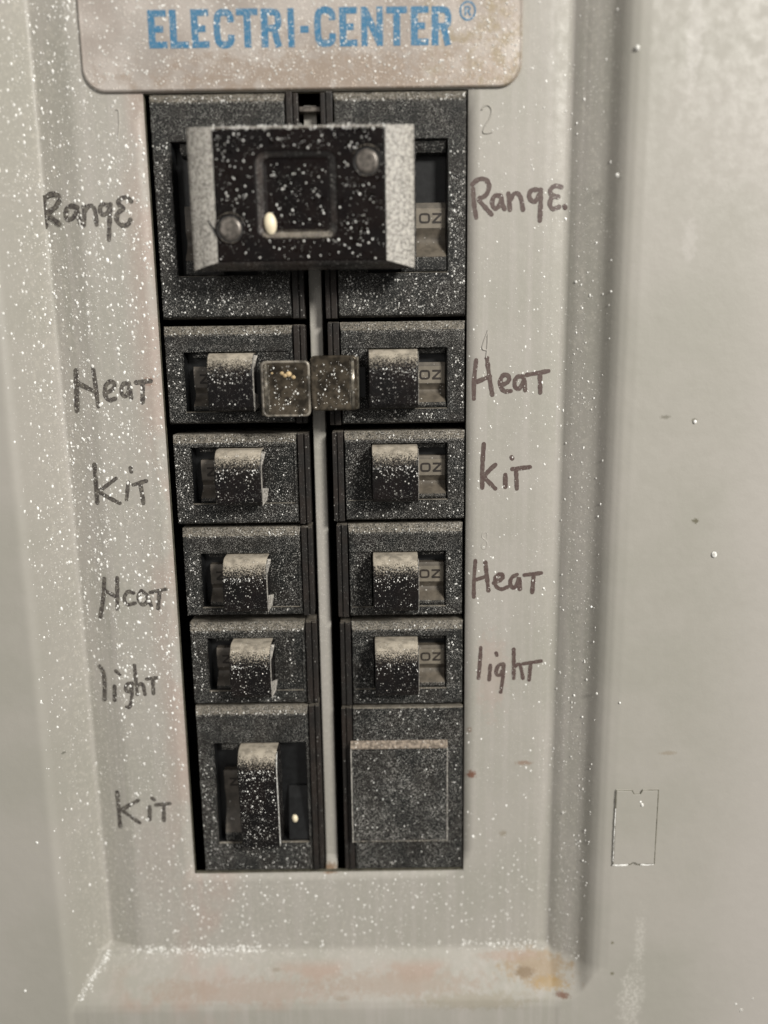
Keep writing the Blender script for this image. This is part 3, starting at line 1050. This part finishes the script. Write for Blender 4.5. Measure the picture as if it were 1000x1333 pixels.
G = "circuit breakers in two columns"
breaker(-1, -54.9, -19.3, 50.3, 102.8, 91.8, 60.6, "large black breaker at top left behind the bridging handle, beside the left word Range", 'tied', 1)
breaker(-1, -55.0, -19.4, 23.9, 48.5, 42.0, 27.0, "black breaker with a brown tab right of its handle, beside upper left word Heat", 'small', 2, hx=(-43.2, -31.9))
breaker(-1, -54.5, -19.3, -2.6, 21.1, 17.8, 3.0, "black breaker with flared handle corner beside the left word Kit, third from top", 'small', 3, hx=(-42.7, -30.9))
breaker(-1, -53.6, -19.2, -27.9, -3.7, -10.5, -25.4, "black breaker with tan-topped skewed handle beside the lower left word Heat", 'small', 4, hx=(-42.1, -30.7))
breaker(-1, -53.2, -18.9, -53.4, -30.0, -34.2, -49.4, "black breaker with flared handle beside the left word light", 'small', 5, hx=(-41.5, -30.7))
breaker(-1, -53.1, -18.8, -105.0, -54.3, -65.0, -95.8, "large black breaker at bottom left with tall handle, white drop and the word Kit", 'wide', 6, hx=(-41.0, -30.4), hh=7.5)
breaker(1, 21.2, -13.9, 50.1, 102.8, 91.8, 60.8, "large black breaker at top right behind the bridging handle, beside the right word Range", 'tied', 7)
breaker(1, 21.1, -13.6, 23.3, 49.0, 42.4, 27.2, "black breaker with dark tab left of its handle, beside the upper right word Heat", 'small', 8, hx=(-3.3, 8.9))
breaker(1, 21.2, -13.2, -2.1, 21.4, 18.2, 3.4, "black breaker with square handle and ON mark beside the right word kit", 'small', 9, hx=(-2.9, 8.8))
breaker(1, 20.8, -12.7, -28.6, -3.2, -10.6, -25.8, "black breaker with tan-topped square handle beside the lower right word Heat", 'small', 10, hx=(-3.1, 8.7))
breaker(1, 21.0, -12.4, -54.2, -30.3, -34.3, -49.4, "black breaker with tan-topped handle beside the right word light", 'small', 11, hx=(-3.0, 8.6))
breaker(1, 21.1, -12.6, -105.0, -55.1, -64.9, -96.2, "black blank filler unit with raised square pad and no handle at bottom right", 'blank', 12)

# small grey lip bridging the bar at the top of the windows
bm = bmesh.new()
box(bm, -19.2, -14.0, 98.8, 100.0, -5, -1.5)
build("retaining_lip", bm, M['rivet'], cover, bevel=.2)
# ---------------------------------------------------------------- bridging handle over the two Range breakers
tie = thing("handle_tie", "large black handle spanning both Range breakers, with pale side edges, two rivets and cream drop", "handle tie")
bm = bmesh.new()
ox0, ox1 = -44.2, 8.1
oz0, oz1 = 60.9, 92.7
fx0, fx1 = -37.9, 1.5
fz0, fz1 = 62.5, 91.7
HF, HB = 13.0, 10.0
dx0, dx1, dz0, dz1 = -28.4, -9.6, 67.6, 86.8
rings(bm, [(rrect(ox0+1.5, ox1-1.5, oz0+1, oz1-.5, .6), 4.0), (rrect(ox0+.3, ox1-.3, oz0+.2, oz1-.1, .8), HB-1.2), (rrect(ox0, ox1, oz0, oz1, .8), HB)], True, True)
# open top (replace the cap by the side-bevel part and the front plate)
build("skirt", bm, M['handle'], tie, bevel=.12)
bm = bmesh.new()
fr_o = rrect(ox0+.15, ox1-.15, oz0+.15, oz1-.12, .8)
fr_i = rrect(fx0, fx1, fz0, fz1, .9)
rings(bm, [(rrect(fx0-.4, fx1+.4, fz0-.5, fz1+.25, .9), HB+.02), (fr_i, HF-.12), (rrect(fx0+.35, fx1-.35, fz0+.35, fz1-.3, .9), HF),
           (rrect(dx0, dx1, dz0, dz1, 2.4), HF), (rrect(dx0+.5, dx1-.5, dz0+.45, dz1-.4, 2.1), HF-.2), (rrect(dx0+1.7, dx1-1.7, dz0+1.6, dz1-1.2, 1.6), HF-1.1), (rrect(dx0+2.4, dx1-2.4, dz0+2.2, dz1-1.8, 1.3), HF-1.3), (rrect(dx0+4, dx1-4, dz0+4, dz1-4, 1.0), HF-1.32)], True)
build("front_plate", bm, M['tie'], tie, smooth=False, bevel=.12)
bm = bmesh.new()
rings(bm, [(rrect(dx0+.35, dx1-.35, dz0+.32, dz1-.28, 2.2), HF-.06), (rrect(dx0+1.65, dx1-1.65, dz0+1.55, dz1-1.15, 1.6), HF-1.0)], False)
build("dish_slope", bm, M['tielow'], tie, smooth=True)
r2 = random.Random(5)


def patch(name, q, mat, n1=8, n2=20, jit=.05, skirt=True):
    """bevel face between outer edge a-b and inner edge d-c, gently rounded"""
    bm = bmesh.new()
    g = {}
    for i in range(n1+1):
        for j in range(n2+1):
            u, v = i/n1, j/n2
            p = [(q[0][k]*(1-v)+q[1][k]*v)*(1-u)+(q[3][k]*(1-v)+q[2][k]*v)*u for k in range(3)]
            p[2] = q[0][2]+(q[3][2]-q[0][2])*(u+.16*math.sin(u*math.pi))+r2.uniform(-jit, jit)*(0 < i < n1)
            g[i, j] = V(bm, *p)
    for i in range(n1):
        for j in range(n2):
            bm.faces.new((g[i, j], g[i+1, j], g[i+1, j+1], g[i, j+1]))
    low = [V(bm, q[0][0]*(1-j/n2)+q[1][0]*j/n2, q[0][1]*(1-j/n2)+q[1][1]*j/n2, q[0][2]-1.0) for j in range(n2+1)]
    for j in range(n2):
        bm.faces.new((g[0, j], g[0, j+1], low[j+1], low[j]))
    return build(name, bm, mat, tie, smooth=True)


hb = HB+.05
A_, B_, C_, D_ = (ox0, oz0, hb), (ox1, oz0, hb), (ox1, oz1, hb), (ox0, oz1, hb)
a_, b_, c_, d_ = (fx0, fz0, HF-.04), (fx1, fz0, HF-.04), (fx1, fz1, HF-.04), (fx0, fz1, HF-.04)
patch("side_bevel", (A_, D_, d_, a_), M['tiebev'])
patch("side_bevel", (B_, C_, c_, b_), M['tiebev'])
patch("lower_bevel", (A_, B_, b_, a_), M['tielow'], 4, 20, .02)
patch("top_lip", (D_, C_, c_, d_), M['tiebev'], 3, 24, .04)
for (px, py) in ((300, 298), (478, 210)):
    x, z = P(px, py, HF)
    bm = bmesh.new()
    def circ(r, n=22):
        return [(x+r*math.cos(2*math.pi*k/n), z+r*1.02*math.sin(2*math.pi*k/n)) for k in range(n)]
    rings(bm, [(circ(3.6), HF+.01), (circ(3.5), HF+.16), (circ(3.15), HF+.16), (circ(2.95), HF+.03)], False)
    rg = build("rivet_seat", bm, M['tie'], tie, smooth=True)
    bm = bmesh.new()
    rings(bm, [(circ(2.7), HF+.02), (circ(2.5), HF+.34), (circ(1.9), HF+.50), (circ(1.0), HF+.44), (circ(.4), HF+.42)], True)
    build("rivet", bm, M['rivet'], tie, smooth=True)
    bm = bmesh.new()
    rings(bm, [(circ(3.2), HF+.05), (circ(2.6), HF+.05)], False)
    build("rivet_gap", bm, M['well'], tie)
bm = bmesh.new()
x, z = P(352, 291, HF)
dome(bm, x, z, HF-.15, 1.45, 2.45, .08, .55, 16)
build("paint_drop", bm, M['specky'], tie, smooth=True)
# scratch across the left bevel
bm = bmesh.new()
q = [P(px, py, HF-.1) for px, py in ((253, 262), (262, 276), (273, 290), (282, 306))]
hs = [HB+.55, HB+1.75, HB+2.6, HF+.05]
a = [V(bm, p[0]-.22, p[1], h) for p, h in zip(q, hs)]
b = [V(bm, p[0]+.22, p[1]+.2, h) for p, h in zip(q, hs)]
for k in range(3):
    bm.faces.new((a[k], a[k+1], b[k+1], b[k]))
build("scratch", bm, M['well'], tie)
rects = [(fx0+.5, dx0-.2, fz0+.5, fz1-.5, HF, 1), (dx1+.2, fx1-.5, fz0+.5, fz1-.5, HF, 1), (dx0, dx1, dz1+.2, fz1-.4, HF, 1.3), (dx0, dx1, fz0+.5, dz0-.1, HF, .9),
         (dx0+2.6, dx1-2.6, dz0+2.5, dz1-2, HF-1.35, 1.5), (fx0, fx1, fz1-.5, fz1+.15, HF-.02, 9), (fx0-1, fx1+1, fz1+.1, oz1-.15, HF-1.1, 8)]
bm = face_specks(rects, 560, 77, 1.2)
build("paint_specks", bm, M['speck'], tie, smooth=True, kind='stuff')

# ---------------------------------------------------------------- the two tab halves between the Heat handles


def tab(x0, x1, z0, z1, h, lean, label, seed, leg):
    t = thing("tie_tab", label, "handle tab", "metal tabs between the upper Heat handles")
    bm = bmesh.new()
    rings(bm, [(rrect(x0, x1, z0, z1, 1.3), h-1.1), (rrect(x0, x1, z0, z1, 1.3), h-.2), (rrect(x0+.25, x1-.25, z0+.25, z1-.25, 1.2), h+.08), (rrect(x0+.7, x1-.7, z0+.7, z1-.7, 1.0), h),
               (rrect(x0+1.5, x1-1.5, z0+1.5, z1-1.5, .8), h-.35)], True, True)
    build("plate", bm, M['brass'], t, smooth=True, bevel=.08)
    if leg < 0:
        bm = bmesh.new()
        rings(bm, [(rrect(x0-.03, x1+.03, z0-.03, z1+.03, 1.35), h-.25), (rrect(x0+.1, x1-.1, z0+.1, z1-.1, 1.28), h+.14), (rrect(x0+.42, x1-.42, z0+.42, z1-.42, 1.1), h+.14), (rrect(x0+.6, x1-.6, z0+.6, z1-.6, 1.0), h-.1)], False)
        build("rim", bm, M['rimdull'], t, smooth=True)
    # outer bent edge rolled towards its handle
    bm = bmesh.new()
    xe = x0 if leg < 0 else x1
    s = leg
    n = 8
    g = []
    for k in range(n+1):
        a = k/n*math.pi/2
        g.append((xe+s*(-1.5+1.9*math.sin(a)), h+.12-1.9*(1-math.cos(a))))
    A = [V(bm, x, z0+.35, hh) for x, hh in g]
    B = [V(bm, x, z1-.35, hh) for x, hh in g]
    A2 = [V(bm, x-s*.35, z0+.35, hh-.35) for x, hh in g]
    B2 = [V(bm, x-s*.35, z1-.35, hh-.35) for x, hh in g]
    for k in range(n):
        bm.faces.new((A[k], A[k+1], B[k+1], B[k]))
        bm.faces.new((A2[k], A2[k+1], B2[k+1], B2[k]))
        bm.faces.new((A[k], A[k+1], A2[k+1], A2[k]))
        bm.faces.new((B[k], B[k+1], B2[k+1], B2[k]))
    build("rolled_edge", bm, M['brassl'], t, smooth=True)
    bm = bmesh.new()
    box(bm, min(xe, xe+s*1.9), max(xe, xe+s*1.9), z0+3, z1-3, h-6.5, h-4.5)
    box(bm, min(xe, xe+s*.4), max(xe, xe+s*.4), z0+1, z1-1, h-6.5, h-1.6)
    build("leg", bm, M['well'], t)
    bm = face_specks([(x0+1.5, x1-1.5, z0+1.5, z1-1.5, h-.33, 1)], 60, seed, 1.1)
    build("paint_specks", bm, M['speck'], t, smooth=True, kind='stuff')
    return t


a0, b1 = P(339, 470, 9.4)
a1, b0 = P(405, 542, 9.4)
t1 = tab(a0, a1, b0, b1, 9.4, 0, "brown glossy tab with bright rim overlapping on the left, nearest the left Heat handle", 201, -1)
a0, b1 = P(403, 463, 8.0)
a1, b0 = P(466, 534, 8.0)
t2 = tab(a0, a1, b0, b1, 7.9, 0, "darker brown tab on the right, tucked under its neighbour, with bright right edge", 202, 1)
bm = bmesh.new()
for (px, py, r) in ((367, 486, .55), (376, 487, .8), (382, 491, .6), (371, 489, .6), (354, 486, .35)):
    x, z = P(px, py, 9.2)
    dome(bm, x, z, 9.0, r, r*.9, 0, .5, 9)
build("paint_drop", bm, m_plain("yellowed_paint", (.50, .37, .20), .45), t1, smooth=True)
